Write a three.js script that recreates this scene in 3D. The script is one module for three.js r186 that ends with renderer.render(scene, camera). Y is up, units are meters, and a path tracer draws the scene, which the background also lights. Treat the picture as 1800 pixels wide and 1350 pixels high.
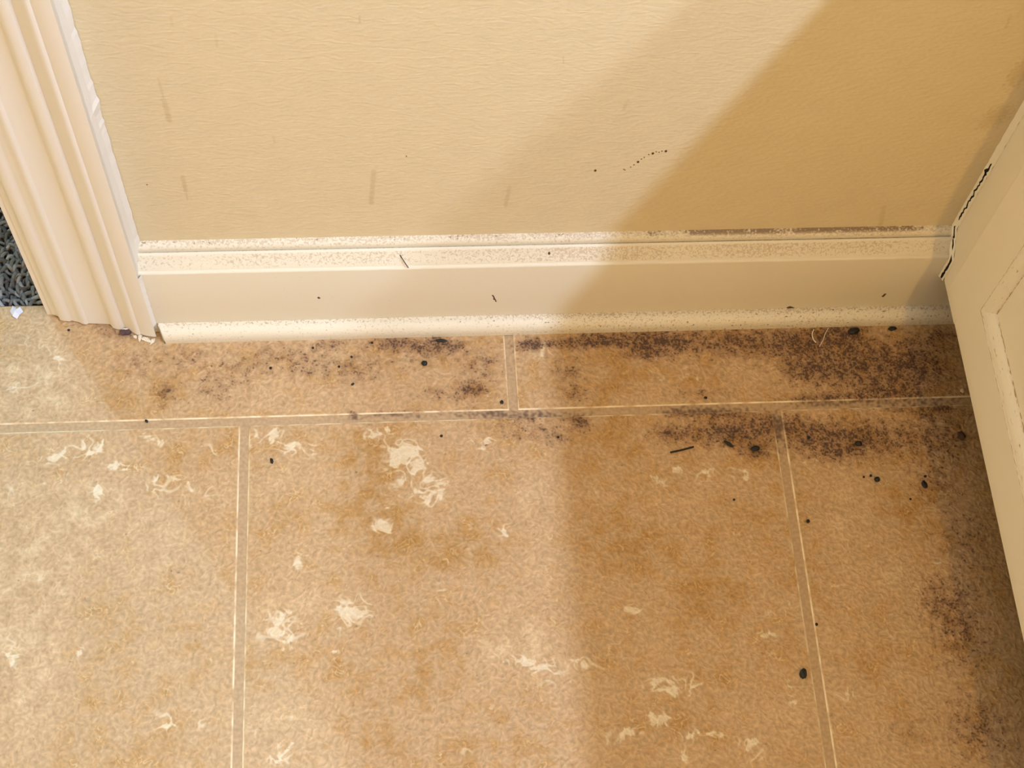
import * as THREE from 'three';
import { RoundedBoxGeometry } from 'three/addons/geometries/RoundedBoxGeometry.js';
import { RectAreaLightUniformsLib } from 'three/addons/lights/RectAreaLightUniformsLib.js';

// All lengths below are in drawing units; U turns them into metres (a floor tile is 0.4064 m wide).
const U = 4 / 3;
const scene = new THREE.Scene();

// ---------------------------------------------------------------- camera
const camR = new THREE.Vector3(0.99663336, 0.05668416, 0.05923557);
const camU = new THREE.Vector3(0.02722121, 0.45273519, -0.8912294);
const camF = new THREE.Vector3(0.07733662, -0.88984142, -0.44966799);
const camP = new THREE.Vector3(-0.06771959, 0.77975965, 0.44675261);
const FOCAL = 2667.156;
const camera = new THREE.PerspectiveCamera(28.40427, 4 / 3, 0.05, 20);
camera.position.copy(camP).multiplyScalar(U);
camera.quaternion.setFromRotationMatrix(new THREE.Matrix4().makeBasis(camR, camU, camF.clone().negate()));
camera.updateMatrixWorld();
scene.add(camera);

const renderer = new THREE.WebGLRenderer({ antialias: true });
renderer.toneMapping = THREE.LinearToneMapping;
renderer.toneMappingExposure = 0.97;
renderer.shadowMap.enabled = true;
scene.background = new THREE.Color(0x000000);
RectAreaLightUniformsLib.init();

// ---------------------------------------------------------------- lamps and stand-in lights (their fittings are built with the room)
const LAMPS = {
  vanity: { rgb: [0.55, 0.70, 1.0], cd: 3.7, size: 1, at: [[0.60, 1.455, 0.48], [0.60, 1.455, 0.70], [0.60, 1.455, 0.92]] },
  mirror: { rgb: [0.60, 0.76, 1.0], cd: 1.9, size: 1, at: [[0.60, 1.133, 0.32], [0.60, 1.133, 1.08]] },  // added lamps in place of the ceiling bulb reflected in a mirror
  ceiling: { rgb: [1.0, 0.60, 0.16], cd: 6.6, size: 0.2, at: [[0.2476, 1.735, 1.90]] },
  hall: { rgb: [0.30, 0.64, 1.0], cd: 5.0, size: 1, at: [[-0.75, 1.70, -0.75]] },
  strip: { rgb: [1.0, 0.88, 0.52], nits: 6.4, at: [-1.215, 0.12, 0.40], length: 0.70, height: 0.12 },  // added fill light, out of view, to brighten the cabinet door
};
function lampLight(def, p) {
  const l = new THREE.PointLight(new THREE.Color().setRGB(...def.rgb), def.cd, 0, 2);
  l.position.set(p[0] * U, p[1] * U, p[2] * U);
  l.castShadow = true; l.shadow.radius = def.size; l.shadow.mapSize.set(1024, 1024); l.shadow.bias = -0.0005;
  return l;
}

// ---------------------------------------------------------------- helpers
function rng(seed) { let s = seed >>> 0; return () => { s = (s + 0x6d2b79f5) | 0; let t = Math.imul(s ^ (s >>> 15), 1 | s); t = (t + Math.imul(t ^ (t >>> 7), 61 | t)) ^ t; return ((t ^ (t >>> 14)) >>> 0) / 4294967296; }; }
const PERM = new Uint8Array(512), GX = new Float32Array(256), GY = new Float32Array(256), VAL = new Float32Array(256);
{ const r = rng(7); const p = [...Array(256).keys()]; for (let i = 255; i > 0; i--) { const j = Math.floor(r() * (i + 1)); [p[i], p[j]] = [p[j], p[i]]; } for (let i = 0; i < 512; i++) PERM[i] = p[i & 255]; for (let i = 0; i < 256; i++) { const a = r() * Math.PI * 2; GX[i] = Math.cos(a); GY[i] = Math.sin(a); VAL[i] = r(); } }
function noise(x, y) {                                            // gradient noise, about -0.7 .. 0.7
  const xi = Math.floor(x), yi = Math.floor(y), fx = x - xi, fy = y - yi, X = xi & 255, Y = yi & 255;
  const u = fx * fx * fx * (fx * (fx * 6 - 15) + 10), v = fy * fy * fy * (fy * (fy * 6 - 15) + 10);
  const a = PERM[X] + Y, b = PERM[X + 1] + Y, h0 = PERM[a & 511], h1 = PERM[b & 511], h2 = PERM[(a + 1) & 511], h3 = PERM[(b + 1) & 511];
  const n0 = GX[h0] * fx + GY[h0] * fy, n1 = GX[h1] * (fx - 1) + GY[h1] * fy, n2 = GX[h2] * fx + GY[h2] * (fy - 1), n3 = GX[h3] * (fx - 1) + GY[h3] * (fy - 1);
  return (n0 + (n1 - n0) * u) + ((n2 + (n3 - n2) * u) - (n0 + (n1 - n0) * u)) * v;
}
function fbm(x, y, o) { let s = 0, a = 1, t = 0; for (let i = 0; i < o; i++) { s += a * noise(x, y); t += a; x = x * 2.03 + 17.1; y = y * 2.03 + 5.7; a *= 0.5; } return s / t; }
const clamp = (v, a = 0, b = 1) => v < a ? a : v > b ? b : v;
const sstep = (a, b, v) => { const t = clamp((v - a) / (b - a)); return t * t * (3 - 2 * t); };
const mix = (a, b, t) => a + (b - a) * t;
const hex = (h) => [(h >> 16 & 255) / 255, (h >> 8 & 255) / 255, (h & 255) / 255];

// a photograph pixel gives a direction; the surface it touches gives the place
function pixelTo(u, v, axis, value) {
  const d = camF.clone().addScaledVector(camR, (u - 900) / FOCAL).addScaledVector(camU, -(v - 675) / FOCAL);
  const t = (value - camP.getComponent(axis)) / d.getComponent(axis);
  return camP.clone().addScaledVector(d, t);
}
const onFloor = (u, v) => { const p = pixelTo(u, v, 1, 0); return [p.x, p.z]; };
const onWall = (u, v) => { const p = pixelTo(u, v, 2, WALL_Z); return [p.x, p.y]; };
const onBase = (u, v, z) => { const p = pixelTo(u, v, 2, z); return [p.x, p.y]; };

function dataTexture(w, h, fill, srgb, wrap = THREE.MirroredRepeatWrapping) {   // fill(i, j) -> [r, g, b] in 0..1 or a number
  const d = new Uint8Array(w * h * 4);
  for (let j = 0; j < h; j++) for (let i = 0; i < w; i++) {
    const c = fill(i, j), o = (j * w + i) * 4;
    if (typeof c === 'number') { d[o] = d[o + 1] = d[o + 2] = clamp(c) * 255; } else { d[o] = clamp(c[0]) * 255; d[o + 1] = clamp(c[1]) * 255; d[o + 2] = clamp(c[2]) * 255; }
    d[o + 3] = 255;
  }
  const t = new THREE.DataTexture(d, w, h, THREE.RGBAFormat);
  t.magFilter = THREE.LinearFilter; t.minFilter = THREE.LinearMipmapLinearFilter; t.generateMipmaps = true;
  t.wrapS = t.wrapT = wrap; if (srgb) t.colorSpace = THREE.SRGBColorSpace; t.needsUpdate = true;
  return t;
}
const used = new Map();
function numbered(name) { const n = used.get(name) || 0; used.set(name, n + 1); return n ? name + '_' + String(n).padStart(3, '0') : name; }
function mesh(name, geometry, material, parent = scene) {          // geometry in drawing units
  geometry.scale(U, U, U);
  const m = new THREE.Mesh(geometry, material); m.castShadow = m.receiveShadow = true;
  m.name = parent === scene ? numbered(name) : name;
  parent.add(m); return m;
}
function group(name, at = [0, 0, 0]) { const g = new THREE.Group(); g.name = numbered(name); g.position.set(at[0] * U, at[1] * U, at[2] * U); scene.add(g); return g; }
const structure = (o, label, category) => { o.userData.kind = 'structure'; if (label) o.userData.label = label; if (category) o.userData.category = category; return o; };
const tag = (o, label, category, grp) => { o.userData.label = label; o.userData.category = category; if (grp) o.userData.group = grp; return o; };
function box(x0, x1, y0, y1, z0, z1, r = 0) {
  const w = x1 - x0, h = y1 - y0, d = z1 - z0;
  const g = r ? new RoundedBoxGeometry(w, h, d, 2, r) : new THREE.BoxGeometry(w, h, d);
  g.translate((x0 + x1) / 2, (y0 + y1) / 2, (z0 + z1) / 2); return g;
}
// sweep a profile [[a, b], ...] along an axis; place(a, b, t) -> [x, y, z]; hard creases stay hard; uv = (along, arc length) in 0..1
function sweep(profile, t0, t1, steps, place, flip = false, caps = true, endShift = null) {
  const n = profile.length, seg = [], arc = [0];
  for (let i = 0; i + 1 < n; i++) { const dx = profile[i + 1][0] - profile[i][0], dy = profile[i + 1][1] - profile[i][1], l = Math.hypot(dx, dy) || 1e-9; seg.push([dy / l, -dx / l]); arc.push(arc[i] + l); }
  const pos = [], nor = [], uv = [], idx = [], s = flip ? -1 : 1, o = place(0, 0, 0);
  const nrm = (i, side) => { const a = seg[i], j = side ? i + 1 : i - 1, b = seg[j]; if (!b || a[0] * b[0] + a[1] * b[1] < 0.72) return a; const x = a[0] + b[0], y = a[1] + b[1], l = Math.hypot(x, y); return [x / l, y / l]; };
  for (let i = 0; i + 1 < n; i++) for (let k = 0; k <= steps; k++) for (const e of [0, 1]) {
    const q = profile[i + e]; let t = mix(t0, t1, k / steps); if (endShift) t += endShift(q, k / steps);
    const p = place(q[0], q[1], t); pos.push(...p);
    const m = nrm(i, e), pn = place(m[0], m[1], 0); nor.push(s * (pn[0] - o[0]), s * (pn[1] - o[1]), s * (pn[2] - o[2]));
    uv.push(k / steps, arc[i + e] / arc[n - 1]);
    if (k < steps && e === 0) { const b = (i * (steps + 1) + k) * 2; flip ? idx.push(b, b + 1, b + 2, b + 1, b + 3, b + 2) : idx.push(b, b + 2, b + 1, b + 1, b + 2, b + 3); }
  }
  if (caps) for (const k of [0, 1]) {
    const tri = THREE.ShapeUtils.triangulateShape(profile.map((q) => new THREE.Vector2(...q)), []), b = pos.length / 3;
    const a0 = place(0, 0, t0), a1 = place(0, 0, t1), dir = [a1[0] - a0[0], a1[1] - a0[1], a1[2] - a0[2]].map((v) => v / Math.abs(t1 - t0) * (k ? 1 : -1));
    profile.forEach((q) => { let t = k ? t1 : t0; if (endShift) t += endShift(q, k); pos.push(...place(q[0], q[1], t)); nor.push(...dir); uv.push(k, 0); });
    for (const f of tri) idx.push(b + f[0], b + f[1], b + f[2]);
  }
  const g = new THREE.BufferGeometry();
  g.setAttribute('position', new THREE.Float32BufferAttribute(pos, 3)); g.setAttribute('normal', new THREE.Float32BufferAttribute(nor, 3)); g.setAttribute('uv', new THREE.Float32BufferAttribute(uv, 2)); g.setIndex(idx);
  return g;
}
function planarUV(g, fn) { const p = g.attributes.position, uv = new Float32Array(p.count * 2); for (let i = 0; i < p.count; i++) { const [a, b] = fn(p.getX(i), p.getY(i), p.getZ(i)); uv[2 * i] = a; uv[2 * i + 1] = b; } g.setAttribute('uv', new THREE.BufferAttribute(uv, 2)); return g; }
function quads(list) {                                             // list of [p0, p1, p2, p3], flat
  const pos = [], idx = [], uv = [];
  list.forEach((q, i) => { q.forEach((p, k) => { pos.push(...p); uv.push(k === 1 || k === 2 ? 1 : 0, k > 1 ? 1 : 0); }); idx.push(4 * i, 4 * i + 1, 4 * i + 2, 4 * i, 4 * i + 2, 4 * i + 3); });
  const g = new THREE.BufferGeometry(); g.setAttribute('position', new THREE.Float32BufferAttribute(pos, 3)); g.setAttribute('uv', new THREE.Float32BufferAttribute(uv, 2)); g.setIndex(idx); g.computeVertexNormals(); return g;
}

// ---------------------------------------------------------------- where things stand (drawing units)
const WALL_Z = -0.001, BASE_Z = 0.0125, SHOE_Z = 0.0205;
const ROOM = { x0: -1.25, x1: 0.66, y1: 2.05, z1: 4.20 };
const PITCH = 0.3048, JOINT = 0.005, ROW_Z = 0.0693;              // ROW_Z: front edge of the tile row along the wall
const CASING_X = -0.2043, OPEN_X = -0.2665, OPEN_W = 0.60, OPEN_H = 1.52;
const FRAME_X = 0.2485, DOOR_X = 0.243, COUNTER_X = 0.240, COUNTER_Y = 0.548;

// ---------------------------------------------------------------- floor print: tan stone-look vinyl with pale flecks and mould along the wall, painted shade by the vanity
const FX0 = -0.37, FX1 = 0.35, FZ0 = -0.02, FZ1 = 0.52, FW = 2048, FH = 1536;
// [u, v, half width, half height, strength] read from the photograph in pixels
const MOULD_SHADE = [[290, 690, 16, 22, .7], [240, 640, 45, 26, .4], [330, 625, 40, 22, .4], [380, 690, 36, 26, .4], [410, 655, 60, 28, .35], [480, 625, 55, 22, .45], [540, 640, 28, 22, .45], [578, 605, 22, 10, .7], [620, 650, 55, 28, .5], [700, 602, 55, 12, .75], [740, 618, 55, 22, .45], [780, 608, 35, 12, .8], [830, 685, 24, 16, .8], [850, 640, 40, 28, .5], [770, 690, 55, 18, .42], [700, 727, 60, 7, .6], [620, 730, 10, 7, .9], [850, 726, 60, 7, .7], [930, 606, 20, 12, 1], [1000, 603, 80, 10, .7], [1060, 595, 55, 18, .8], [1135, 607, 32, 22, 1], [1000, 650, 28, 18, .55], [1010, 690, 28, 18, .55], [1020, 740, 18, 14, .9], [940, 731, 60, 8, .7], [920, 755, 60, 18, .45], [980, 770, 38, 18, .4], [1180, 602, 55, 22, .9], [1290, 600, 60, 26, .75], [1400, 602, 75, 30, .9], [1480, 590, 38, 18, 1], [1420, 652, 45, 22, .8], [1500, 640, 75, 36, .85], [1600, 640, 70, 45, .9], [1655, 590, 30, 18, .6], [1550, 690, 75, 18, .8], [1440, 702, 60, 9, .7], [1250, 724, 60, 10, .8], [1190, 722, 40, 8, .6], [1280, 760, 65, 26, .9], [1180, 762, 36, 16, .75], [1360, 745, 55, 18, .9], [1440, 770, 65, 30, .85], [1520, 770, 45, 30, .75], [1600, 772, 55, 30, .6], [1330, 795, 26, 12, .8], [1470, 797, 32, 12, .75], [1670, 770, 45, 55, .5], [1640, 850, 36, 36, .5], [1660, 1050, 45, 40, .6], [1690, 1120, 50, 60, .6], [1700, 950, 45, 60, .5], [1720, 1280, 60, 60, .6], [1590, 1290, 40, 20, .35], [205, 590, 28, 10, .5], [180, 580, 30, 8, .4], [1230, 690, 60, 10, .4], [1640, 720, 60, 14, .6]];  // real mould by the wall; entries beside the vanity paint its floor shade
const FLECK = [[150, 788, 34, 18, .9], [85, 808, 22, 9, .9], [205, 820, 30, 10, .8], [170, 862, 8, 16, .9], [290, 850, 40, 22, .7], [350, 870, 40, 22, .5], [270, 775, 40, 16, .5], [375, 785, 16, 18, .7], [430, 776, 12, 8, .9], [470, 760, 34, 14, .9], [525, 790, 40, 14, .8], [655, 762, 26, 12, .7], [710, 800, 38, 34, 1], [755, 862, 32, 32, .8], [690, 880, 16, 30, .5], [850, 775, 40, 10, .7], [520, 985, 12, 22, .7], [495, 1112, 30, 22, .95], [495, 1085, 26, 18, .5], [612, 1078, 26, 28, 1], [640, 1070, 16, 22, .7], [778, 1045, 10, 20, 1], [590, 1147, 9, 8, .9], [20, 1145, 22, 36, .7], [140, 1146, 7, 9, 1], [290, 1272, 22, 18, .8], [350, 1272, 9, 9, .7], [910, 1160, 22, 10, .95], [960, 1185, 26, 26, .8], [1035, 1165, 45, 13, .75], [1105, 1070, 22, 9, .9], [1090, 1130, 20, 18, .5], [1217, 1195, 13, 13, 1], [1170, 1205, 50, 18, .8], [1160, 1262, 20, 16, 1], [1110, 1285, 18, 8, 1], [1065, 1302, 8, 8, .9], [1235, 1290, 40, 8, .6], [1310, 1300, 28, 14, .7], [1345, 1117, 22, 10, .8], [1362, 1075, 18, 10, .7], [1240, 833, 18, 16, .85], [1192, 825, 11, 9, .8], [1303, 832, 26, 18, .6], [1178, 850, 22, 6, .7], [1045, 870, 10, 18, .6], [885, 937, 13, 13, .8], [1290, 937, 10, 9, .7], [1485, 1220, 26, 13, .8], [1500, 650, 12, 26, .5], [960, 613, 26, 16, .6], [1200, 655, 55, 16, .4], [1150, 640, 16, 26, .4], [810, 960, 18, 10, .5], [670, 925, 18, 12, .7], [820, 1320, 12, 9, .8], [490, 1335, 20, 14, .7], [1200, 1330, 10, 16, .8], [60, 600, 40, 20, .4], [50, 680, 30, 16, .5], [20, 860, 14, 34, .5], [1330, 1330, 20, 16, .7], [100, 650, 60, 30, .3], [1420, 815, 40, 8, .4], [1390, 1225, 10, 16, .7], [1600, 1320, 20, 10, .4], [1640, 985, 16, 10, .4]];
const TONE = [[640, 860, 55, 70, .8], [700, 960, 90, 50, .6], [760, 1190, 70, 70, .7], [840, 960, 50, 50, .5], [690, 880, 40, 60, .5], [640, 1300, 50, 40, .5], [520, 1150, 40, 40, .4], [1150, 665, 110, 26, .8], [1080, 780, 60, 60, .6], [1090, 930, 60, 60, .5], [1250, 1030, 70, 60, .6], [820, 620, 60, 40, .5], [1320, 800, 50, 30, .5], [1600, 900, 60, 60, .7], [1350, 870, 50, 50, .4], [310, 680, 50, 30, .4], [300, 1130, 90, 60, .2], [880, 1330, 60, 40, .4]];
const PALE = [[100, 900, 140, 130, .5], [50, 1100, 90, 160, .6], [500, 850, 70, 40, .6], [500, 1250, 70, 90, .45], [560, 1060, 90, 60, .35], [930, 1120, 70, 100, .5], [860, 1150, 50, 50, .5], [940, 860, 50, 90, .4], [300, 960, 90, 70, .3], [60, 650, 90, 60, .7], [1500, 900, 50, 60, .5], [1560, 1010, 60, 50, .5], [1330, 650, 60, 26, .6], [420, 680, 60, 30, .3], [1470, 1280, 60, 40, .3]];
const toFloor = (b) => { const [x, z] = onFloor(b[0], b[1]), [x2] = onFloor(b[0] + b[2], b[1]), z2 = onFloor(b[0], b[1] + b[3])[1]; return [x, z, x2 - x, z2 - z, b[4]]; };
// splat a list of soft marks into a coarse density grid over the print
function density(list) {
  const w = FW >> 2, h = FH >> 2, d = new Float32Array(w * h);
  for (const b of list.map(toFloor)) {
    const [x, z, rx, rz, s] = b, i0 = Math.max(0, Math.floor((x - 2.6 * rx - FX0) / (FX1 - FX0) * w)), i1 = Math.min(w - 1, Math.ceil((x + 2.6 * rx - FX0) / (FX1 - FX0) * w)), j0 = Math.max(0, Math.floor((z - 2.6 * rz - FZ0) / (FZ1 - FZ0) * h)), j1 = Math.min(h - 1, Math.ceil((z + 2.6 * rz - FZ0) / (FZ1 - FZ0) * h));
    for (let j = j0; j <= j1; j++) for (let i = i0; i <= i1; i++) { const a = (FX0 + (i + .5) / w * (FX1 - FX0) - x) / rx, c = (FZ0 + (j + .5) / h * (FZ1 - FZ0) - z) / rz, q = s * Math.exp(-(a * a + c * c) * 0.75); d[j * w + i] = 1 - (1 - d[j * w + i]) * (1 - Math.min(q, 1)); }
  }
  return (i, j) => { const x = clamp(i / 4 - .5, 0, w - 1.001), y = clamp(j / 4 - .5, 0, h - 1.001), a = x | 0, b = y | 0, fx = x - a, fy = y - b, k = b * w + a; return mix(mix(d[k], d[k + 1], fx), mix(d[k + w], d[k + w + 1], fx), fy); };
}
const inTile = (x, z) => {                                         // distance to the nearest tile edge (negative inside a joint)
  const row = z < ROW_Z + JOINT / 2 ? 0 : 1; const dz = row ? z - ROW_Z - JOINT : ROW_Z - z;
  let m = (x - (row ? PITCH / 2 : 0)) / PITCH; m = Math.abs(m - Math.round(m)) * PITCH - JOINT / 2;
  return Math.min(dz, m);
};
const grain = new Float32Array(FW * FH);
for (let j = 0; j < FH; j++) for (let i = 0; i < FW; i++) {
  const x = i / 6.6, y = j / 6.6, wx = x + 0.9 * noise(x * .35, y * .35 + 9), wy = y + 0.9 * noise(x * .35 + 31, y * .35);
  grain[j * FW + i] = 0.35 + 0.75 * noise(wx, wy) + 0.5 * noise(wx * 1.9 + 5, wy * 1.9 + 2) + 0.3 * (.25 - Math.abs(noise(wx * .6 + 40, wy * .6)));
}
const dMouldShade = density(MOULD_SHADE), dFleck = density(FLECK), dTone = density(TONE), dPale = density(PALE);
const TAN = hex(0xb99a72), OCHRE = hex(0xa27a42), CREAM = hex(0xc8ae86), FLECKC = hex(0xe4d9bd), DIRT_SHADE = hex(0x43302a), DIRT_SHADE2 = hex(0x6f594a);
function floorColour(i, j, local) {
  const x = i / 90, y = j / 90;
  const lo = fbm(x + 3, y + 8, 4), mid = fbm(x * 3.1 + 40, y * 3.1, 3), g = grain[j * FW + i];
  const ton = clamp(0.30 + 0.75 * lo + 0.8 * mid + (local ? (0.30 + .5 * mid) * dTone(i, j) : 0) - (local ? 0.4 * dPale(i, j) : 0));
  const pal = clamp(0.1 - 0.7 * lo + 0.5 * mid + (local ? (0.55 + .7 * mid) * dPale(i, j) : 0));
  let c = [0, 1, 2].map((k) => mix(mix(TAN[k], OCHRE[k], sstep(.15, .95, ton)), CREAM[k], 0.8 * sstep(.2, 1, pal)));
  const m2 = 1 + 0.17 * (g - .35) + 0.08 * mid; c = c.map((v, k) => v * (k === 2 ? mix(1, m2, 1.25) : m2));
  // pale chalky flecks: thin outlines and small solid chips
  const wx = i / 15 + 1.1 * noise(i / 34, j / 34 + 70), wy = j / 15 + 1.1 * noise(i / 34 + 50, j / 34);
  const vein = 1 - Math.abs(noise(wx * .8, wy * .8)) * 6.5, chip = .5 + .95 * fbm(wx * .62 + 90, wy * .62 + 12, 4);
  const df = (local ? dFleck(i, j) : 0) + 0.30 * sstep(.05, .4, fbm(x * 1.3 + 77, y * 1.3 + 20, 3)), th = 0.90 - .60 * df;
  const curl = sstep(.35, .9, 1 - Math.abs(noise(i / 9 + 1.3 * noise(i / 17, j / 17), j / 9 + 1.3 * noise(i / 17 + 8, j / 17))) * 6) * sstep(.12, .42, mid + .6 * lo + .2 * noise(i / 22 + 5, j / 22));
  const f = clamp(.85 * sstep(th, th + .13, chip) + .72 * sstep(.1, .8, vein) * sstep(.25, .7, df + .4 * noise(i / 18, j / 18 + 30)) + .62 * curl);
  c = c.map((v, k) => mix(v, FLECKC[k], f * 0.74));
  if (local) {
    // mould, and shade painted by the vanity: speckled dark growth with brown halo
    const dm = dMouldShade(i, j), s1 = fbm(i / 14 + 11, j / 14 + 3, 4), s2 = noise(i / 3.1 + 7, j / 3.1), s3 = noise(i / 6 + 60, j / 6 + 9);
    const halo = sstep(.08, .95, dm + 0.8 * s1 + .22 * s2), core = sstep(.62, 1.25, dm + 0.9 * s1 + 0.85 * s2 + 0.6 * s3);
    c = c.map((v, k) => mix(mix(v, v * DIRT_SHADE2[k] * 1.3, halo * .52), DIRT_SHADE[k], core * .82));
    const lone = sstep(.50, .62, noise(i / 4.2 + 200, j / 4.2) + .35 * dm - .12) * sstep(.05, .3, dm);   // single dark spots
    c = c.map((v, k) => mix(v, DIRT_SHADE[k] * .8, lone * .8));
  }
  return c;
}
const EDGE_PALE = hex(0xe8d8b4), BED = hex(0xb09572), BEDD = hex(0x5f4a3e);
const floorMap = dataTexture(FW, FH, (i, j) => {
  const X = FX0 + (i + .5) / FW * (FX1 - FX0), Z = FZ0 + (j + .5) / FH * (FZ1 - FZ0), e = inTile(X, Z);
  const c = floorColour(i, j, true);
  if (e < 0) { const dm = dMouldShade(i, j), q = sstep(.25, 1, dm + .6 * noise(i / 6, j / 6) + .3 * noise(i / 14 + 4, j / 14)), v = 1 + .12 * noise(i / 5, j / 5); return BED.map((b, k) => mix(b, BEDD[k], q * .8) * v); }
  const w = sstep(.0011, .0004, e) * clamp(.75 + 1.2 * noise(i / 20, j / 20)) * (1 - .7 * sstep(.3, 1, dMouldShade(i, j)));   // paler line along the embossed tile edge
  return c.map((v, k) => mix(v, EDGE_PALE[k], w));
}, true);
const floorBump = dataTexture(FW, FH, (i, j) => 0.5 + 0.42 * (grain[j * FW + i] - .35) + 0.08 * noise(i / 26, j / 26), false);
const M = {};
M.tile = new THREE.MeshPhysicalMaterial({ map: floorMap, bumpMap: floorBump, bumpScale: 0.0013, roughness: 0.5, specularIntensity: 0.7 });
const farMap = dataTexture(512, 512, (i, j) => floorColour(i, j, false), true);
M.tileFar = new THREE.MeshPhysicalMaterial({ map: farMap, roughness: 0.5, specularIntensity: 0.7 });
M.bed = new THREE.MeshPhysicalMaterial({ map: floorMap, roughness: 0.7, specularIntensity: 0.4 });
const floorUV = (x, y, z) => [(x - FX0) / (FX1 - FX0), (z - FZ0) / (FZ1 - FZ0)];

// ---------------------------------------------------------------- floor: bed and single tiles
const floor = group('floor'); structure(floor, 'tan stone-look floor tiles with pale flecks and mould by the wall', 'floor');
mesh('joint_bed', planarUV(box(ROOM.x0, ROOM.x1, -0.03, -0.0007, -0.007, ROOM.z1), floorUV), M.bed, floor);
function tileGeometry(x0, x1, z0, z1) {                            // flat top, small bevel, short side
  const b = 0.0008, P = (x, y, z) => [x, y, z], top = 0, mid = -0.0005, low = -0.0016;
  const r0 = [[x0 + b, z0 + b], [x1 - b, z0 + b], [x1 - b, z1 - b], [x0 + b, z1 - b]], r1 = [[x0, z0], [x1, z0], [x1, z1], [x0, z1]], q = [];
  q.push([P(r0[0][0], top, r0[0][1]), P(r0[3][0], top, r0[3][1]), P(r0[2][0], top, r0[2][1]), P(r0[1][0], top, r0[1][1])]);
  for (let k = 0; k < 4; k++) { const n = (k + 1) % 4; q.push([P(r0[k][0], top, r0[k][1]), P(r0[n][0], top, r0[n][1]), P(r1[n][0], mid, r1[n][1]), P(r1[k][0], mid, r1[k][1])]); q.push([P(r1[k][0], mid, r1[k][1]), P(r1[n][0], mid, r1[n][1]), P(r1[n][0], low, r1[n][1]), P(r1[k][0], low, r1[k][1])]); }
  return planarUV(quads(q), floorUV);
}
{
  const body = PITCH - JOINT;
  for (let row = 0; row < 15; row++) {
    const z0 = row ? ROW_Z + JOINT + (row - 1) * PITCH : -0.007, z1 = row ? z0 + body : ROW_Z; if (z0 > ROOM.z1 - .02) break;
    for (let c = -6; c < 5; c++) {
      const xc = (c + (row % 2 ? 0 : .5)) * PITCH, x0 = Math.max(xc - body / 2, ROOM.x0), x1 = Math.min(xc + body / 2, ROOM.x1);
      if (x1 - x0 < .01) continue;
      const near = row < 2 && xc > -.4 && xc < .4;
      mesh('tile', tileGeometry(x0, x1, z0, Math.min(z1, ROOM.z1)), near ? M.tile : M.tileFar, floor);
    }
  }
}

// ---------------------------------------------------------------- painted walls
const WX0 = -0.262, WX1 = 0.284, WY0 = 0.04, WY1 = 0.313, WW = 2048, WH = 1024;
const PAINT = hex(0xd7c9a6);
// faint drips and scuffs on the paint: [u, v, u2, v2, half width, darkness]
const DRIP = [[278, 140, 292, 190, 3, .35], [288, 178, 297, 212, 6, .5], [321, 312, 326, 335, 5, .55], [326, 335, 329, 352, 2.5, .4], [657, 302, 652, 358, 6, .5], [895, 330, 888, 362, 5, .4], [631, 29, 632, 40, 2, .5], [1102, 178, 1096, 192, 4, .35], [990, 100, 990, 112, 1.5, .4], [1553, 365, 1548, 395, 6, .35], [1775, 28, 1768, 48, 3, .3], [300, 30, 302, 44, 3, .2], [378, 60, 381, 82, 3, .2], [480, 240, 482, 250, 3, .3]];
const BLOT = [[1790, 130, 18, 26, .45], [1752, 204, 24, 20, .45], [1735, 215, 18, 16, .3]];  // soft darker blotches towards the right end of the wall
const SPECK = [[1096, 298], [1108, 294], [1114, 290], [1121, 285], [1127, 280], [1132, 277], [1140, 272], [1147, 270], [1153, 267], [1158, 268], [1163, 266], [1170, 266], [714, 275], [1098, 299], [258, 325], [1046, 300]];
const wallMarks = new Float32Array(WW * WH);
{
  const wp = (u, v) => { const [x, y] = onWall(u, v); return [(x - WX0) / (WX1 - WX0) * WW, (y - WY0) / (WY1 - WY0) * WH]; };
  const dot = (cx, cy, rx, ry, s, p) => { for (let j = Math.max(0, Math.floor(cy - 2 * ry)); j <= Math.min(WH - 1, cy + 2 * ry); j++) for (let i = Math.max(0, Math.floor(cx - 2 * rx)); i <= Math.min(WW - 1, cx + 2 * rx); i++) { const d = Math.hypot((i - cx) / rx, (j - cy) / ry) + .35 * noise(i / 7, j / 7) * p; const k = j * WW + i; wallMarks[k] = Math.max(wallMarks[k], s * sstep(1.15, .35, d)); } };
  for (const [u, v, u2, v2, r, s] of DRIP) { const a = wp(u, v), b = wp(u2, v2); for (let t = 0; t <= 1; t += .04) dot(mix(a[0], b[0], t), mix(a[1], b[1], t), r * 1.05, r * 1.9, .78 * s * (.7 + .3 * t), 1); }
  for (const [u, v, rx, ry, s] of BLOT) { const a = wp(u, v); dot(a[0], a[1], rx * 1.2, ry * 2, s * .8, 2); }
  SPECK.forEach(([u, v], n) => { const a = wp(u, v), r = 1.5 + (n % 4 === 3 ? 1.6 : 0); dot(a[0], a[1], r, r * 1.6, 2.2, .5); });
}
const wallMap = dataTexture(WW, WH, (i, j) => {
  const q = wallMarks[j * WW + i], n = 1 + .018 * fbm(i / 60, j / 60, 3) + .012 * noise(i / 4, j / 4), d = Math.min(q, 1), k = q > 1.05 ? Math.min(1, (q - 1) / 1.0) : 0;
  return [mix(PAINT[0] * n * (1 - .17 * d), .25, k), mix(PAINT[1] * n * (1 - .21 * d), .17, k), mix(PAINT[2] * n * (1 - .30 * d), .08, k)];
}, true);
const wallBump = dataTexture(WW, WH, (i, j) => { const x = i / 19, y = j / 8.5, w = noise(x * .5, y * .5 + 3); return .5 + .40 * noise(x + .9 * w, y + 1.4 * w) + .28 * noise(x * 2.1 + 8, y * 1.8 + w) + .12 * noise(i / 70, j / 40); }, false);
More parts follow.
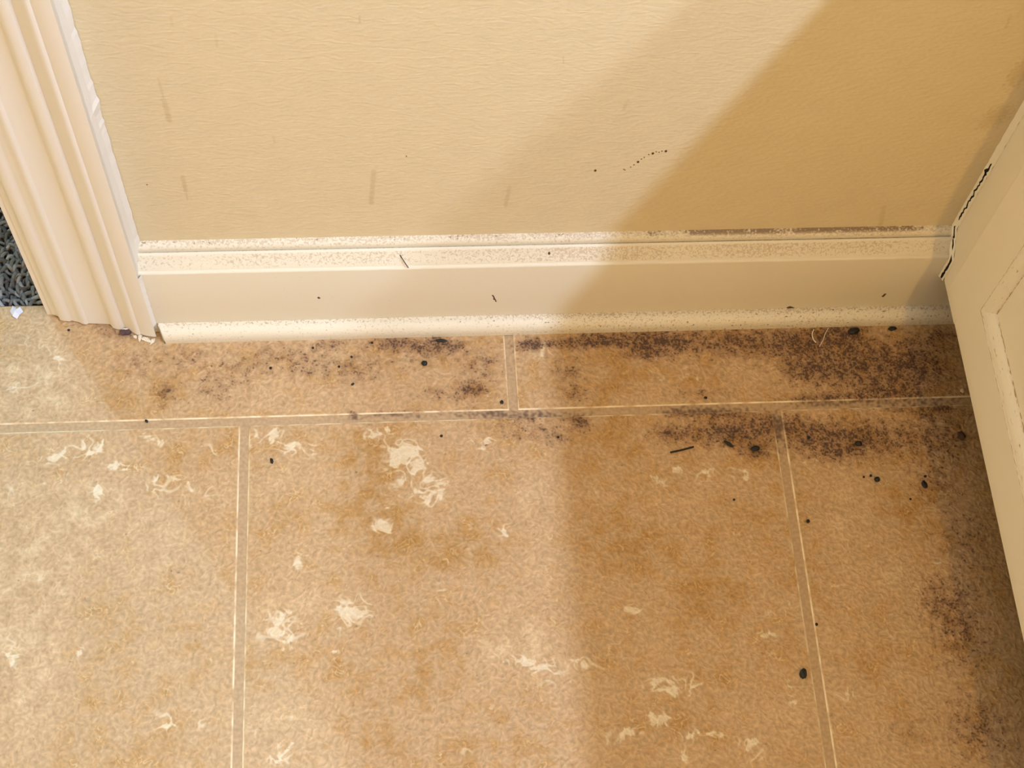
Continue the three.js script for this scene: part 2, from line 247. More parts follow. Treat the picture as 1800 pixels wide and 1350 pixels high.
M.wall = new THREE.MeshPhysicalMaterial({ map: wallMap, bumpMap: wallBump, bumpScale: 0.00034, roughness: 0.62, specularIntensity: 0.4 });
M.paint = new THREE.MeshPhysicalMaterial({ color: new THREE.Color(0xd7c9a6), roughness: 0.7, specularIntensity: 0.3 });
M.darkenedWall = new THREE.MeshPhysicalMaterial({ color: new THREE.Color(0x5c4b38), roughness: 0.8, specularIntensity: 0.3 });  // unseen right wall, coloured dark to hold down bounce light
M.white = new THREE.MeshPhysicalMaterial({ color: new THREE.Color(0xd9d5cc), roughness: 0.7, specularIntensity: 0.3 });
{
  const s = new THREE.Shape(); s.moveTo(ROOM.x0, -.03); s.lineTo(ROOM.x1, -.03); s.lineTo(ROOM.x1, ROOM.y1); s.lineTo(ROOM.x0, ROOM.y1); s.closePath();
  const h = new THREE.Path(); const a = OPEN_X - OPEN_W, b = OPEN_X; h.moveTo(a, -.02); h.lineTo(a, OPEN_H); h.lineTo(b, OPEN_H); h.lineTo(b, -.02); h.closePath(); s.holes.push(h);
  const g = new THREE.ExtrudeGeometry(s, { depth: 0.085, bevelEnabled: false }); g.translate(0, 0, WALL_Z - 0.085);
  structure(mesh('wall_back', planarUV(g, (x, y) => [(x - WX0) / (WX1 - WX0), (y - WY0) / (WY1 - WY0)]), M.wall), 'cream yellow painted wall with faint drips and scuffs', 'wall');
  structure(mesh('wall_right', box(ROOM.x1, ROOM.x1 + .085, -.03, ROOM.y1, WALL_Z - .085, ROOM.z1 + .085), M.darkenedWall), 'unseen wall behind the vanity, coloured dark to cut bounce light', 'wall');
  structure(mesh('wall_left', box(ROOM.x0 - .085, ROOM.x0, -.03, ROOM.y1, WALL_Z - .085, ROOM.z1 + .085), M.paint), 'cream painted side wall beyond the doorway', 'wall');
  structure(mesh('wall_front', box(ROOM.x0, ROOM.x1, -.03, ROOM.y1, ROOM.z1, ROOM.z1 + .085), M.paint), 'cream painted wall facing the doorway wall', 'wall');
  structure(mesh('ceiling', box(ROOM.x0 - .085, ROOM.x1 + .085, ROOM.y1, ROOM.y1 + .05, WALL_Z - .085, ROOM.z1 + .085), M.white), 'white bathroom ceiling', 'ceiling');
  // hallway beyond the doorway
  structure(mesh('wall_hall_far', box(-1.6, .3, -.05, ROOM.y1, -1.5, -1.42), M.paint), 'painted far wall of the carpeted hallway', 'wall');
  structure(mesh('wall_hall_left', box(-1.6, -1.52, -.05, ROOM.y1, -1.42, WALL_Z - .085), M.paint), 'painted side wall of the carpeted hallway', 'wall');
  structure(mesh('wall_hall_right', box(.22, .3, -.05, ROOM.y1, -1.42, WALL_Z - .085), M.paint), 'painted end wall of the carpeted hallway', 'wall');
  structure(mesh('wall_hall_near', box(-1.52, ROOM.x0 - .085, -.05, ROOM.y1, WALL_Z - .17, WALL_Z - .085), M.paint), 'painted wall of the hallway beside the doorway', 'wall');
  structure(mesh('ceiling_hall', box(-1.6, .3, ROOM.y1, ROOM.y1 + .05, -1.5, WALL_Z - .085), M.white), 'white hallway ceiling', 'ceiling');
}

// ---------------------------------------------------------------- baseboard and shoe moulding
const BX0 = CASING_X - .001, BX1 = ROOM.x1;
const BASE_P = [[BASE_Z, 0], [BASE_Z, .0630], [.0122, .0638], [.0116, .0641], [.0106, .0642], [.0103, .0650], [.0086, .0670], [.0069, .0691], [.0060, .0707], [.0052, .0719], [.0042, .0723], [.0037, .0708], [.0032, .0710], [.0031, .0733], [.0027, .0747], [.0016, .0758], [.0003, .0764], [-.0012, .0766]];
const SHOE_P = [[SHOE_Z, 0], [SHOE_Z, .0032], [.0201, .0056], [.0189, .0077], [.0168, .0092], [.0145, .0098], [.0124, .0098]];
function profileMap(w, h, profile, len, fill, seed) {              // u along the wall, v along the profile
  const arc = [0]; for (let i = 0; i + 1 < profile.length; i++) arc.push(arc[i] + Math.hypot(profile[i + 1][0] - profile[i][0], profile[i + 1][1] - profile[i][1]));
  const total = arc[arc.length - 1];
  return dataTexture(w, h, (i, j) => { const s = (j + .5) / h * total; let k = 0; while (k < arc.length - 2 && arc[k + 1] < s) k++; const t = (s - arc[k]) / (arc[k + 1] - arc[k]); return fill((i + .5) / w * len, mix(profile[k][1], profile[k + 1][1], t), mix(profile[k][0], profile[k + 1][0], t), s); }, true, THREE.ClampToEdgeWrapping);
}
const TRIM = hex(0xdcd4be), GRIME = hex(0x8a6a4a), GRIME2 = hex(0x4d3a2c);
const VIS = 0.262 - BX0;                                          // visible run of baseboard, textured on its own
const specks = (x, s, q) => { const wx = x * 1050 + noise(x * 500, s * 500), wy = s * 1050 + noise(x * 500 + 7, s * 500); return sstep(.05, .62, .9 * noise(wx, wy) + .55 * noise(wx * .45 + 9, wy * .5) + .35 * noise(wx * 2.1, wy * 2.1) + q); };
const BSPOT = [[965, 442, 965.5, 442.5, 1.7], [866, 519, 872, 530, 1.2], [869, 525, 869, 526, 1.6], [1388, 541, 1395, 545, 5], [1556, 517, 1552, 521, 2], [560, 523, 561, 524, 2]].map(([u, v, u2, v2, r]) => { const a = onBase(u, v, v < 482 ? .0062 : BASE_Z), b = onBase(u2, v2, v < 482 ? .0062 : BASE_Z); return [a[0] - BX0, a[1], b[0] - BX0, b[1], r / 2900]; });
const segDist = (x, y, [ax, ay, bx, by]) => { const dx = bx - ax, dy = by - ay, t = clamp(((x - ax) * dx + (y - ay) * dy) / (dx * dx + dy * dy + 1e-12)); return Math.hypot(x - ax - t * dx, y - ay - t * dy); };
const baseMap = profileMap(2048, 512, BASE_P, VIS, (x, y, z, s) => {
  // speckled mildew lies on the sloping cap and the top edge, more of it away from the door casing
  const more = .10 + .16 * sstep(.02, .33, x) - .25 * sstep(.41, .44, x), lo = .35 * fbm(x * 22, s * 40 + 5, 3);
  let g = 0;
  if (y > .0648 && y < .0716) g = .46 * specks(x, s, more - .16 + 1.3 * lo + .15 * sstep(.0650, .0668, y));
  else if (y >= .0732) g = .46 * specks(x, s + .3, more - .14 + 1.3 * lo + .35 * sstep(.0745, .0764, y));
  else if (y < .0645) g = .35 * specks(x * .8, s, -.42 + .5 * sstep(.014, .009, y) + .12 * lo);
  const top = sstep(.0750, .0763, y) * sstep(.1, .6, -.15 + .75 * sstep(.26, .33, x) - .8 * sstep(.41, .45, x) + .8 * fbm(x * 60, 3, 2) + .9 * noise(x * 760, s * 900) + .4 * noise(x * 260, s * 300));
  let c = TRIM.map((v, k) => mix(mix(v, GRIME[k], .62 * g), GRIME[k] * .7, .6 * top));
  for (const b of BSPOT) { const d = segDist(x, y, b) + .0003 * noise(x * 900, y * 900); if (d < b[4]) c = GRIME2.slice(); }
  return c;
});
const shoeMap = profileMap(2048, 128, SHOE_P, VIS, (x, y, z, s) => {
  const more = .16 * sstep(.05, .3, x), g = specks(x + 3, s, -.22 + more + .35 * fbm(x * 20, s * 30, 3) + .3 * sstep(.0168, .0135, z));
  const big = sstep(.50, .62, noise(x * 560 + 20, s * 560) + .6 * more);
  return TRIM.map((v, k) => mix(mix(v, GRIME[k], .42 * g), GRIME2[k], .6 * big));
});
M.base = new THREE.MeshPhysicalMaterial({ map: baseMap, roughness: 0.5, specularIntensity: 0.5 });
M.shoe = new THREE.MeshPhysicalMaterial({ map: shoeMap, roughness: 0.45, specularIntensity: 0.5 });
M.trim = new THREE.MeshPhysicalMaterial({ color: new THREE.Color(0xe2ddd2), roughness: 0.42, specularIntensity: 0.5 });
const alongX = (z, y, t) => [t, y, z];
{
  const closed = (p) => [...p, [WALL_Z, p[p.length - 1][1]], [WALL_Z, 0]];
  const g = sweep(BASE_P, BX0, BX0 + VIS, 60, alongX, true, false);
  const bb = group('baseboard_back'); structure(bb, 'off-white baseboard with moulded cap speckled with mildew', 'baseboard');
  mesh('board', g, M.base, bb);
  mesh('board', sweep(closed(BASE_P), BX0 + VIS, BX1, 1, alongX, true, true), M.trim, bb);
  const sx0 = -0.1990;
  const miter = (q, k) => k === 0 ? -(SHOE_Z - q[0]) * .42 : 0;   // end cut back towards the casing
  const sh = group('trim_1'); structure(sh, 'rounded off-white shoe moulding along the foot of the baseboard', 'trim');
  const shp = [...SHOE_P, [.0124, 0]];
  mesh('shoe_moulding', sweep(SHOE_P, sx0, sx0 + VIS, 60, alongX, true, false, miter), M.shoe, sh);
  mesh('end_cut', sweep(shp, sx0, sx0 + .0004, 1, alongX, true, true, (q) => -(SHOE_Z - q[0]) * .42), M.trim, sh);
  mesh('shoe_moulding', sweep(shp, sx0 + VIS, BX1, 1, alongX, true, true), M.trim, sh);
}

// ---------------------------------------------------------------- door casing, jamb
const CASE_P = [[OPEN_X + .0028, WALL_Z], [OPEN_X + .0028, .0006], [-.2612, .0014], [-.2600, .0022], [-.2593, .0038], [-.2586, .0046], [-.2560, .0051], [-.2537, .0055], [-.2524, .0049], [-.2512, .0053], [-.2494, .0057], [-.2478, .0063], [-.2466, .0071], [-.2452, .0076], [-.2438, .0077], [-.2429, .0071], [-.2424, .0070], [-.2370, .0074], [-.2312, .0078], [-.2302, .0082], [-.2293, .0095], [-.2284, .0106], [-.2268, .0113], [-.2252, .0116], [-.2237, .0116], [-.2226, .0111], [-.2219, .0103], [-.2205, .0112], [-.2180, .0132], [-.2160, .0146], [-.2146, .0153], [-.2134, .0154], [-.2126, .0149], [-.2118, .0153], [-.2085, .0163], [-.2056, .0169], [CASING_X + .0006, .0169], [CASING_X, .0162], [CASING_X, WALL_Z]];
{
  const cs = group('trim_2'); structure(cs, 'cream fluted door casing standing on the tiles', 'trim');
  mesh('casing', sweep(CASE_P, .0020, OPEN_H + .05, 1, (x, z, t) => [x, t, z], true, true), M.trim, cs);
  // caulk between casing and wall: wavy paint line, and a lump
  const r = rng(5), q = []; let prev = null;
  for (let k = 0; k <= 90; k++) { const y = mix(.071, .36, k / 90), w = .0024 + .0007 * noise(k * .31, 2) + .0004 * noise(k * .9, 8), lump = .0011 * Math.exp(-(((y - .199) / .0035) ** 2)); const e = [CASING_X + w + lump, y, WALL_Z + .0003], m = [CASING_X + w * .35, y, .004 + lump * 3]; const c = [CASING_X - .0002, y, .0122]; if (prev) { q.push([prev[2], c, m, prev[1]].reverse(), [prev[1], m, e, prev[0]].reverse()); } prev = [e, m, c]; }
  mesh('caulk', quads(q), M.trim, cs);
  const q2 = []; prev = null;
  for (let k = 0; k <= 30; k++) { const y = mix(.010, .064, k / 30), w = .0016 + .0007 * noise(k * .5, 12); const e = [CASING_X + w, y, BASE_Z + .0002], c = [CASING_X - .0002, y, .0158]; if (prev) q2.push([prev[1], c, e, prev[0]].reverse()); prev = [e, c]; }
  mesh('caulk', quads(q2), M.trim, cs);
  structure(mesh('trim_3', sweep(CASE_P.map(([x, z]) => [2 * OPEN_X - OPEN_W - x, z]), .0012, OPEN_H + .05, 1, (x, z, t) => [x, t, z], false, true), M.trim), 'cream fluted door casing on the far side of the doorway', 'trim');
  const jb = group('door_1'); structure(jb, 'cream painted jamb lining the doorway', 'door frame');
  mesh('jamb', box(OPEN_X - .0005, OPEN_X + .010, -.004, OPEN_H, WALL_Z - .086, WALL_Z + .0005), M.trim, jb);
  mesh('jamb', box(OPEN_X - OPEN_W - .010, OPEN_X - OPEN_W + .0005, -.004, OPEN_H, WALL_Z - .086, WALL_Z + .0005), M.trim, jb);
  mesh('head', box(OPEN_X - OPEN_W, OPEN_X, OPEN_H - .012, OPEN_H + .002, WALL_Z - .086, WALL_Z + .0005), M.trim, jb);
}

// ---------------------------------------------------------------- carpet in the hallway
{
  M.carpetBack = new THREE.MeshStandardMaterial({ color: new THREE.Color(0x2b2d2f), roughness: 1 });
  const cp = group('carpet'); tag(cp, 'dark grey looped carpet beyond the doorway', 'carpet');
  mesh('backing', box(-1.52, .22, -.03, -.004, -1.42, -.0072), M.carpetBack, cp);
  const tg = new THREE.TorusGeometry(.0017, .0008, 5, 9, Math.PI * 1.25); tg.scale(U, U, U);
  const spots = [], r = rng(21);
  for (let z = -.0105; z > -.30; z -= .0029) for (let x = -.46; x < -.256; x += .0030) spots.push([x + (r() - .5) * .0016, z + (r() - .5) * .0014]);
  const im = new THREE.InstancedMesh(tg, new THREE.MeshStandardMaterial({ color: 0xffffff, roughness: .95 }), spots.length);
  im.name = 'pile'; im.userData.kind = 'stuff'; im.castShadow = im.receiveShadow = true;
  const m = new THREE.Matrix4(), q = new THREE.Quaternion(), e = new THREE.Euler(), c = new THREE.Color();
  spots.forEach(([x, z], i) => { e.set((r() - .5) * 2.2, r() * 6.28, (r() - .5) * 1.6); q.setFromEuler(e); const s = 1.05 + .6 * r(); m.compose(new THREE.Vector3(x * U, (-.0035 + .001 * r()) * U, z * U), q, new THREE.Vector3(s, s, s)); im.setMatrixAt(i, m); const v = .06 + .24 * r() * r() + .06 * r(); im.setColorAt(i, c.setRGB(v, v, v * .98)); });
  cp.add(im);
}

// ---------------------------------------------------------------- vanity cabinet
M.cabinet = new THREE.MeshPhysicalMaterial({ color: new THREE.Color(0xeee6d0), roughness: 0.45, specularIntensity: 0.5 });
M.darkenedWood = new THREE.MeshStandardMaterial({ color: new THREE.Color(0x3a2a1c), roughness: 0.9 });  // dark wood; on the carcass it also deepens the shade in the gap
M.crack = new THREE.MeshStandardMaterial({ color: new THREE.Color(0x160c08), roughness: 1 });  // near-black backing that paints the shade inside the caulk crack
M.counter = new THREE.MeshPhysicalMaterial({ color: new THREE.Color(0xe8dfd0), roughness: 0.25 });
{
  const v = group('vanity_cabinet'); tag(v, 'cream painted vanity cabinet with recessed panel doors standing against the wall', 'cabinet');
  const x1 = ROOM.x1 - .002, zE = 0.98;
  mesh('carcass', box(FRAME_X + .016, x1, .048, .515, .001, zE), M.darkenedWood, v);
  mesh('plinth', box(FRAME_X + .075, x1, 0.0005, .05, .022, zE - .002), M.darkenedWood, v);
  // face frame: stile by the wall, bottom rail, top rail, far stile
  { const p = new THREE.Shape([[.0026, .515], [.0026, .0795], [.0032, .0775], [.0060, .0735], [.0088, .0708], [.0114, .0684], [.0132, .0664], [.0146, .0640], [.0146, .049], [.0172, .046], [.045, .046], [.045, .515]].map(([z, y]) => new THREE.Vector2(-z, y)));
    const g = new THREE.ExtrudeGeometry(p, { depth: .0172, bevelEnabled: true, bevelSize: .0004, bevelThickness: .0004, bevelSegments: 2 }); g.rotateY(Math.PI / 2); g.translate(FRAME_X + .0004, 0, 0); mesh('stile', g, M.cabinet, v); }
  mesh('rail', box(FRAME_X + .0002, FRAME_X + .0178, .046, .085, .044, zE, .0006), M.cabinet, v);
  mesh('rail', box(FRAME_X + .0002, FRAME_X + .0178, .44, .515, .044, zE, .0006), M.cabinet, v);
  mesh('stile', box(FRAME_X, FRAME_X + .018, .046, .515, zE - .03, zE + .001, .0006), M.cabinet, v);
  mesh('countertop', box(COUNTER_X, x1, .516, COUNTER_Y, 0.0, zE + .012, .002), M.counter, v);
  // caulk by the wall, split by a ragged open crack
  const sz = (y) => { if (y < .0643) return BASE_Z; if (y > .0766) return WALL_Z; for (let i = 4; i + 1 < BASE_P.length; i++) { const a = BASE_P[i], b = BASE_P[i + 1]; if (y >= a[1] && y <= b[1]) return mix(a[0], b[0], (y - a[1]) / (b[1] - a[1] + 1e-9)); } return WALL_Z; };
  const A = [], B = [], C = []; let pa = null;
  for (let k = 0; k <= 150; k++) {
    const y = .044 + .25 * k / 150, z = sz(y), w = .0021 + .0005 * noise(k * .35, 4), n = .5 + .33 * noise(k * .45, 21) + .16 * noise(k * 1.3, 2);
    const open = y < .0655 ? .0008 : y < .069 ? 0 : y < .0775 ? .0007 : y < .085 ? 0 : y < .139 ? .00055 + .0008 * Math.exp(-(((y - .131) / .0025) ** 2)) : 0;
    const gap = open * (0.7 + .8 * Math.abs(noise(k * .8, 33)));
    const wall = [FRAME_X - w, y, z + .0001], fr = [FRAME_X - .0001, y, z + w * 1.75];
    const at = (t) => [mix(wall[0], fr[0], t), y, mix(wall[2], fr[2], t)], tg = gap / (w * 1.9);
    const cur = [wall, at(clamp(n - tg, .04, .95)), at(clamp(n + tg, .05, .96)), fr];
    if (pa) { A.push([pa[0], pa[1], cur[1], cur[0]]); B.push([pa[2], pa[3], cur[3], cur[2]]); const back = (p) => [p[0] + .0004, p[1], p[2] - .0002]; C.push([back(pa[0]), back(pa[3]), back(cur[3]), back(cur[0])]); }
    pa = cur;
  }
  mesh('caulk', quads([...A, ...B]), M.cabinet, v);
  mesh('crack_shade', quads(C), M.crack, v).userData.label = 'dark ribbon painting the shade inside the split caulk';
  // doors: one-piece slab with a sunk panel inside a rounded bead
  const makeDoor = (z0, z1, y0, y1) => {
    const x = DOOR_X, e = .0012, fz = .0345, fy = .033, q = [], P = (a, b, c) => [a, b, c];
    const ring = (dx, iz, iy) => [P(x + dx, y0 + iy, z0 + iz), P(x + dx, y0 + iy, z1 - iz), P(x + dx, y1 - iy, z1 - iz), P(x + dx, y1 - iy, z0 + iz)];
    const loft = (rs) => { const o = []; for (let i = 0; i + 1 < rs.length; i++) for (let k = 0; k < 4; k++) { const n = (k + 1) % 4; o.push([rs[i][k], rs[i][n], rs[i + 1][n], rs[i + 1][k]]); } return o; };
    const slab = loft([ring(.0046, 0, 0), ring(e, 0, 0), ring(e * .3, e * .3, e * .3), ring(0, e, e), ring(0, fz, fy)]);
    const d = mesh('door', quads(slab), M.cabinet, v);
    const bead = []; for (let k = 0; k <= 6; k++) { const t = k / 6, a = t * Math.PI / 2; bead.push(ring(.0005 + .0045 * (1 - Math.cos(a)), fz + .0072 * Math.sin(a), fy + .0085 * Math.sin(a))); }
    bead.unshift(ring(0, fz, fy));
    mesh('bead', beadUV(quads(loft(bead)), z0), M.bead, d);
    const pr = ring(.0050, fz + .0072, fy + .0085);
    mesh('panel', quads([[pr[0], pr[1], pr[2], pr[3]]]), M.cabinet, d);
  };
  // grime caught along the edges of the bead
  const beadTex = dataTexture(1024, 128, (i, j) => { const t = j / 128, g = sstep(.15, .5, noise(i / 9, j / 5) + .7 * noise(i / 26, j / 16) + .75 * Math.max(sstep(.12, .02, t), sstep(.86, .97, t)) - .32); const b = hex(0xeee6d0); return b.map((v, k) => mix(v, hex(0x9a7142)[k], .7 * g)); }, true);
  M.bead = new THREE.MeshPhysicalMaterial({ map: beadTex, roughness: 0.5, specularIntensity: 0.5 });
  const beadUV = (g, z0) => { const p = g.attributes.position, n = p.count / 4, uv = new Float32Array(p.count * 2); for (let f = 0; f < n; f++) { const i = Math.floor(f / 4), side = f % 4; for (let k = 0; k < 4; k++) { const id = 4 * f + k, s = side % 2 ? p.getY(id) : p.getZ(id); uv[2 * id] = (s + side * .37) / .35; uv[2 * id + 1] = (i + (k > 1 ? 1 : 0)) / 7; } } g.setAttribute('uv', new THREE.BufferAttribute(uv, 2)); return g; };
  makeDoor(.0303, .497, .0625, .432); makeDoor(.503, .955, .0625, .432);
}

// ---------------------------------------------------------------- lamps and added lights with their fittings (out of frame)
{
  M.metal = new THREE.MeshStandardMaterial({ color: new THREE.Color(0xb9b4aa), metalness: 1, roughness: .3 });
  const glow = (def, k) => new THREE.MeshStandardMaterial({ color: 0xffffff, roughness: .4, emissive: new THREE.Color().setRGB(...def.rgb), emissiveIntensity: k });
  const gv = glow(LAMPS.vanity, 3), gc = glow(LAMPS.ceiling, 3), gh = glow(LAMPS.hall, 3);
  const vb = group('vanity_light'); tag(vb, 'metal vanity light bar with three globe bulbs above the mirror', 'lamp');
  mesh('back_plate', box(ROOM.x1 - .018, ROOM.x1 - .001, 1.42, 1.49, .40, 1.0, .004), M.metal, vb);
  for (const p of LAMPS.vanity.at) { const b = mesh('bulb', new THREE.SphereGeometry(.034, 24, 16).translate(...p), gv, vb); mesh('socket', new THREE.CylinderGeometry(.016, .02, .02, 20).rotateZ(Math.PI / 2).translate(p[0] + .033, p[1], p[2]), M.metal, vb); vb.add(lampLight(LAMPS.vanity, p)); }
  LAMPS.mirror.at.forEach((p, i) => { const s = group('reflection_lamp'); tag(s, i ? 'added globe lamp standing in for the mirrored ceiling light, outer side' : 'added globe lamp standing in for the mirrored ceiling light, by the wall corner', 'lamp', 'added lamps standing in for a mirror reflection'); mesh('back_plate', box(ROOM.x1 - .014, ROOM.x1 - .001, p[1] - .05, p[1] + .05, p[2] - .03, p[2] + .03, .004), M.metal, s); mesh('arm', new THREE.CylinderGeometry(.012, .014, .03, 16).rotateZ(Math.PI / 2).translate(p[0] + .035, p[1], p[2]), M.metal, s); mesh('bulb', new THREE.SphereGeometry(.028, 24, 16).translate(...p), gv, s); s.add(lampLight(LAMPS.mirror, p)); });
  const dome = (name, label, def, mat) => { const p = def.at[0], d = group(name); tag(d, label, 'lamp'); mesh('canopy', new THREE.CylinderGeometry(.06, .06, .015, 32).translate(p[0], ROOM.y1 - .0085, p[2]), M.metal, d); mesh('bulb', new THREE.SphereGeometry(.03, 24, 16).translate(...p), mat, d); mesh('stem', new THREE.CylinderGeometry(.008, .008, ROOM.y1 - p[1] - .04, 16).translate(p[0], (ROOM.y1 + p[1] + .024) / 2, p[2]), M.metal, d); d.add(lampLight(def, p)); };
  { const q = LAMPS.strip, [x, y, z] = q.at, t = group('added_fill_strip'); tag(t, 'added fill light low on the unseen side wall, brightening the vanity door', 'lamp');
    mesh('fill_housing', box(ROOM.x0 + .001, x - .004, y - q.height / 2 - .01, y + q.height / 2 + .01, z - q.length / 2 - .01, z + q.length / 2 + .01, .004), M.metal, t);
    mesh('fill_diffuser', box(x - .006, x - .003, y - q.height / 2, y + q.height / 2, z - q.length / 2, z + q.length / 2), glow(q, 1), t);
    const l = new THREE.RectAreaLight(new THREE.Color().setRGB(...q.rgb), q.nits, q.length * U, q.height * U); l.position.set(x * U, y * U, z * U); l.lookAt((x + 1) * U, y * U, z * U); t.add(l); }
  dome('ceiling_light', 'bare bulb pendant ceiling light over the vanity edge', LAMPS.ceiling, gc);
  dome('hall_light', 'bare bulb pendant ceiling light in the carpeted hallway', LAMPS.hall, gh);
}

// ---------------------------------------------------------------- dirt and scraps lying about
{
  const px = 1 / 2900;
  const mat = (h, rough = .8) => new THREE.MeshStandardMaterial({ color: new THREE.Color(h), roughness: rough });
  const black = mat(0x0b0908, .6), brown = mat(0x4a3324), pale = mat(0xcdb998), cream = mat(0xd9cdb4), purple = mat(0x4b3638, .5);
  const lump = (rx, ry, rz, seed, detail = 2, rough = .3) => {   // an irregular grain resting on y = 0
    const g = new THREE.IcosahedronGeometry(1, detail), p = g.attributes.position;
    for (let i = 0; i < p.count; i++) { const a = p.getX(i), b = p.getY(i), c = p.getZ(i), k = 1 + rough * (noise(a * 1.7 + seed * 3.1, b * 1.7 + c * 1.3) + .5 * noise(c * 3 + seed, a * 3 - b)); p.setXYZ(i, a * k * rx, b * k * ry, c * k * rz); }
    g.computeBoundingBox(); g.translate(0, -g.boundingBox.min.y + .00002, 0); g.computeVertexNormals(); return g;
  };
  const drop = (name, u, v, geometry, m, turn, label, category, grp) => { const [x, z] = onFloor(u, v); const o = mesh(name, geometry, m); o.position.set(x * U, 0, z * U); o.rotation.y = turn; return tag(o, label, category, grp); };
  let seed = 1;
  const grain = (name, u, v, a, b, m, turn, label, category, grp) => drop(name, u, v, lump(a * px, Math.min(a, b) * .7 * px, b * px, ++seed), m, turn, label, category, grp);
  grain('pellet', 1411, 1185, 5.5, 8.5, black, -.2, 'largest black oval pellet on the middle tile beside the long joint', 'pellet');
  grain('pellet', 746, 640, 5, 5, black, 0, 'round black pellet on the wall row of tiles below the baseboard', 'pellet');
  grain('pellet', 1624, 853, 4.5, 7, black, .2, 'black oval pellet on the tile beside the vanity door', 'pellet');
  grain('pellet', 1541, 844, 5, 4.5, black, .5, 'round black pellet next to two tiny specks near the vanity', 'pellet');
  grain('pellet', 478, 811, 2.6, 5, black, .3, 'small black rod-shaped pellet alone on the clean middle tile', 'pellet');
  grain('pellet', 1327, 790, 8, 5, black, .2, 'flat black flake at the edge of the mould patch', 'flake');
  grain('pellet', 1508, 781, 6.5, 4.5, black, -.2, 'black flake in the mould right of the short tile joint', 'flake');
  grain('dirt_crumb', 1500, 584, 11, 6, black, .2, 'largest dark dirt clump against the shoe moulding', 'dirt');
  grain('dirt_crumb', 1568, 579, 8, 4, black, .1, 'small dark dirt clump by the moulding near the vanity', 'dirt');
  grain('dirt_crumb', 776, 600, 10, 3, black, -.1, 'thin dark dirt sliver tucked under the shoe moulding', 'dirt');
  grain('dirt_crumb', 1688, 768, 7, 8, brown, .4, 'brown crumb on the shadowed tile by the vanity door', 'crumb');
  grain('dirt_crumb', 1280, 781, 10, 3, black, -.7, 'slanted dark sliver beside the dry pine needle', 'dirt');
  grain('grain', 1691, 688, 4, 4, pale, 0, 'pale round grain just above the joint near the vanity', 'grain');
  const SPECKS = [
    [1421, 770, 3, 3, 'tiny black speck in the mould beside the upper end of the long joint'],
    [1420, 917, 3, 3.2, 'tiny black speck on a pale spot beside the long joint'],
    [882, 708, 3, 3.4, 'tiny black speck in the tile corner beside the short joint'],
    [776, 767, 2.4, 2.4, 'tiny black speck alone on the middle tile just below the row joint'],
    [258, 741, 3.4, 2.2, 'tiny black speck lying in the joint between the tile rows'],
    [121, 581, 2.2, 2.2, 'tiny black speck on the tiles by the foot of the door casing'],
    [981, 769, 2, 2, 'tiny black speck under the mould stain at the back edge of the middle tile'],
    [1530, 837, 2.2, 2.4, 'tiny black speck next to the round pellet near the vanity'],
    [1518, 839, 1.8, 2, 'tiny black speck next to the round pellet near the vanity'],
    [1435, 1098, 2.4, 2.4, 'tiny black speck at the very edge of the long joint'],
    [1626, 838, 2.2, 2.6, 'tiny black speck right behind the oval pellet beside the vanity'],
    [1240, 700, 3, 2.4, 'tiny black speck in the mould just behind the row joint'],
    ...[[654, 603, 2.2, 2], [618, 628, 2.4, 2], [596, 645, 2, 2], [620, 676, 3, 2], [476, 648, 2.6, 2.4], [550, 612, 2, 2]].map((q) => [...q, 'tiny black speck on the mould-stained wall row of tiles']),
    ...[[1290, 879, 2, 2], [1600, 878, 2, 2]].map((q) => [...q, 'tiny black speck on the clean tile in front of the mould patch']),
  ];
  for (const [u, v, a, b, label] of SPECKS) grain('dirt_speck', u, v, a, b, black, seed, label, 'speck', 'black specks on the tiles');
  // crumbs of old caulk by the foot of the casing
  for (const [u, v, a, b] of [[246, 595, 6, 3], [258, 598, 8, 3.5], [268, 601, 6, 3], [238, 593, 4, 2.5]]) drop('caulk_crumb', u, v, lump(a * px, b * .6 * px, b * px, ++seed * 1.7, 2, .9), cream, seed * 1.3, 'cream crumb of old caulk at the foot of the door casing', 'crumb', 'caulk crumbs by the casing');
  { const o = group('wood_chip', [onFloor(223, 586)[0], 0, onFloor(223, 586)[1]]); tag(o, 'purple brown chip with a painted glint, wedged under the door casing', 'chip');
    mesh('chip', lump(9 * px, 5 * px, 6.5 * px, 44, 2, .5), purple, o); mesh('painted_glint', lump(6 * px, 2 * px, 1.6 * px, 45, 1).translate(-1 * px, 6.5 * px, -3.5 * px), mat(0xe6ddd0, .4), o); }  // the pale sliver on top paints a glint on the chip
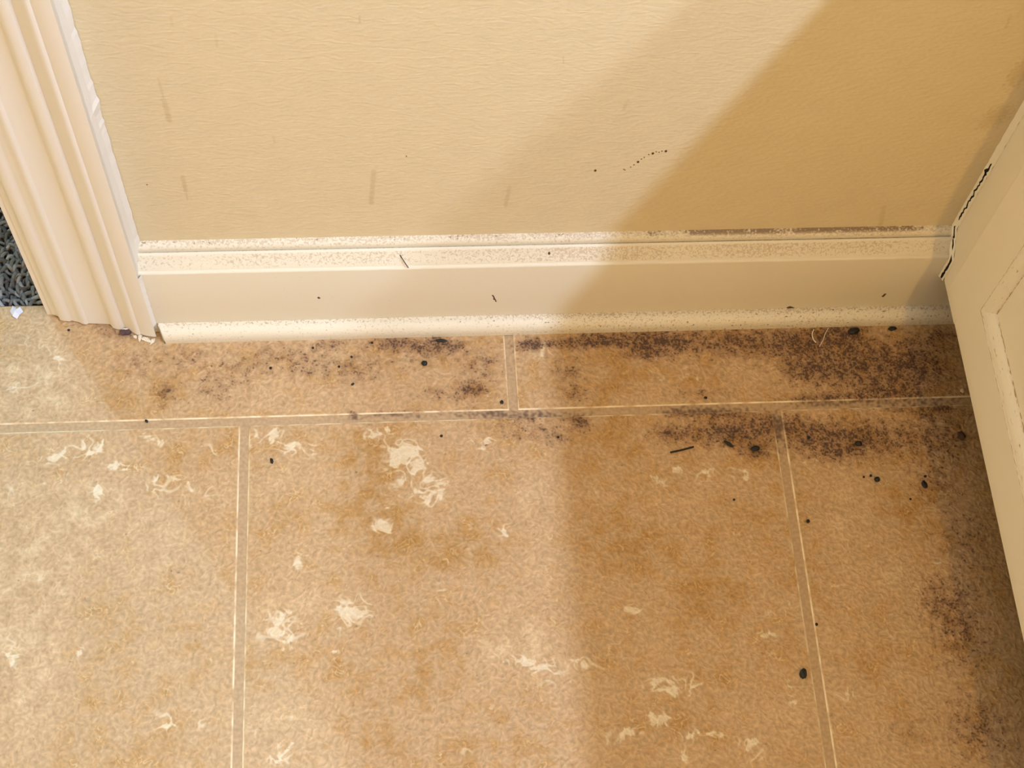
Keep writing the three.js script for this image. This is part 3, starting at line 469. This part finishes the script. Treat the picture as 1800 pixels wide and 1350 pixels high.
  // crumpled white scrap of paper by the carpet
  { const [x, z] = onFloor(29, 551), r = rng(9), pts = [[-11, 0, -4], [-6, 5, -12], [1, 1, -8], [6, 4, -10], [11, 0, -3], [6, 3, 5], [2, 0, 11], [-5, 3, 7]].map((q) => q.map((k) => k * px)), top = [-1 * px, 7 * px, -2 * px], pos = [];
    pts.forEach((q, i) => { const n = pts[(i + 1) % pts.length]; pos.push(...top, ...n, ...q, ...top.map((k, j) => k - (j === 1 ? px : 0)), ...q.map((k, j) => k - (j === 1 ? px * .8 : 0)), ...n.map((k, j) => k - (j === 1 ? px * .8 : 0))); });
    const g = new THREE.BufferGeometry(); g.setAttribute('position', new THREE.Float32BufferAttribute(pos, 3)); g.computeVertexNormals(); g.translate(0, .8 * px, 0);
    const o = mesh('paper_scrap', g, new THREE.MeshStandardMaterial({ color: 0xcfcdd4, roughness: .6, side: THREE.DoubleSide })); o.position.set(x * U, 0, z * U); tag(o, 'small crumpled white paper scrap at the edge of the carpet', 'paper'); }
  // needle, threads, splinter
  const strand = (name, pts, r, m, label, category) => { const g = new THREE.TubeGeometry(new THREE.CatmullRomCurve3(pts), 24, r, 6); return tag(mesh(name, g, m), label, category); };
  const fl = (u, v, h) => { const [x, z] = onFloor(u, v); return new THREE.Vector3(x, h, z); };
  strand('pine_needle', [fl(1178, 796, .0006), fl(1198, 792, .0008), fl(1219, 786, .0005)], 1.5 * px, mat(0x1d130c), 'dark dry pine needle lying on the middle tile', 'needle');
  strand('thread', [fl(1456, 577, .0005), fl(1450, 588, .0012), fl(1447, 597, .0008), fl(1440, 610, .0004)], .7 * px, mat(0xd8c8b2), 'long pale thread on the tiles below the shoe moulding', 'thread');
  strand('thread', [fl(1430, 580, .0004), fl(1427, 589, .0010), fl(1429, 598, .0012), fl(1434, 603, .0005)], .9 * px, mat(0xe6dccb), 'short curled pale thread beside the long thread', 'thread');
  { const a = pixelTo(703, 448, 2, .0052).lerp(camP, .0035), b = pixelTo(718, 471, 2, .0112).lerp(camP, .0035); strand('splinter', [a, a.clone().lerp(b, .5).add(new THREE.Vector3(0, .0006, .0006)), b], .75 * px, mat(0x2a211b), 'thin dark hair stuck on the baseboard cap', 'hair'); }
}

renderer.render(scene, camera);
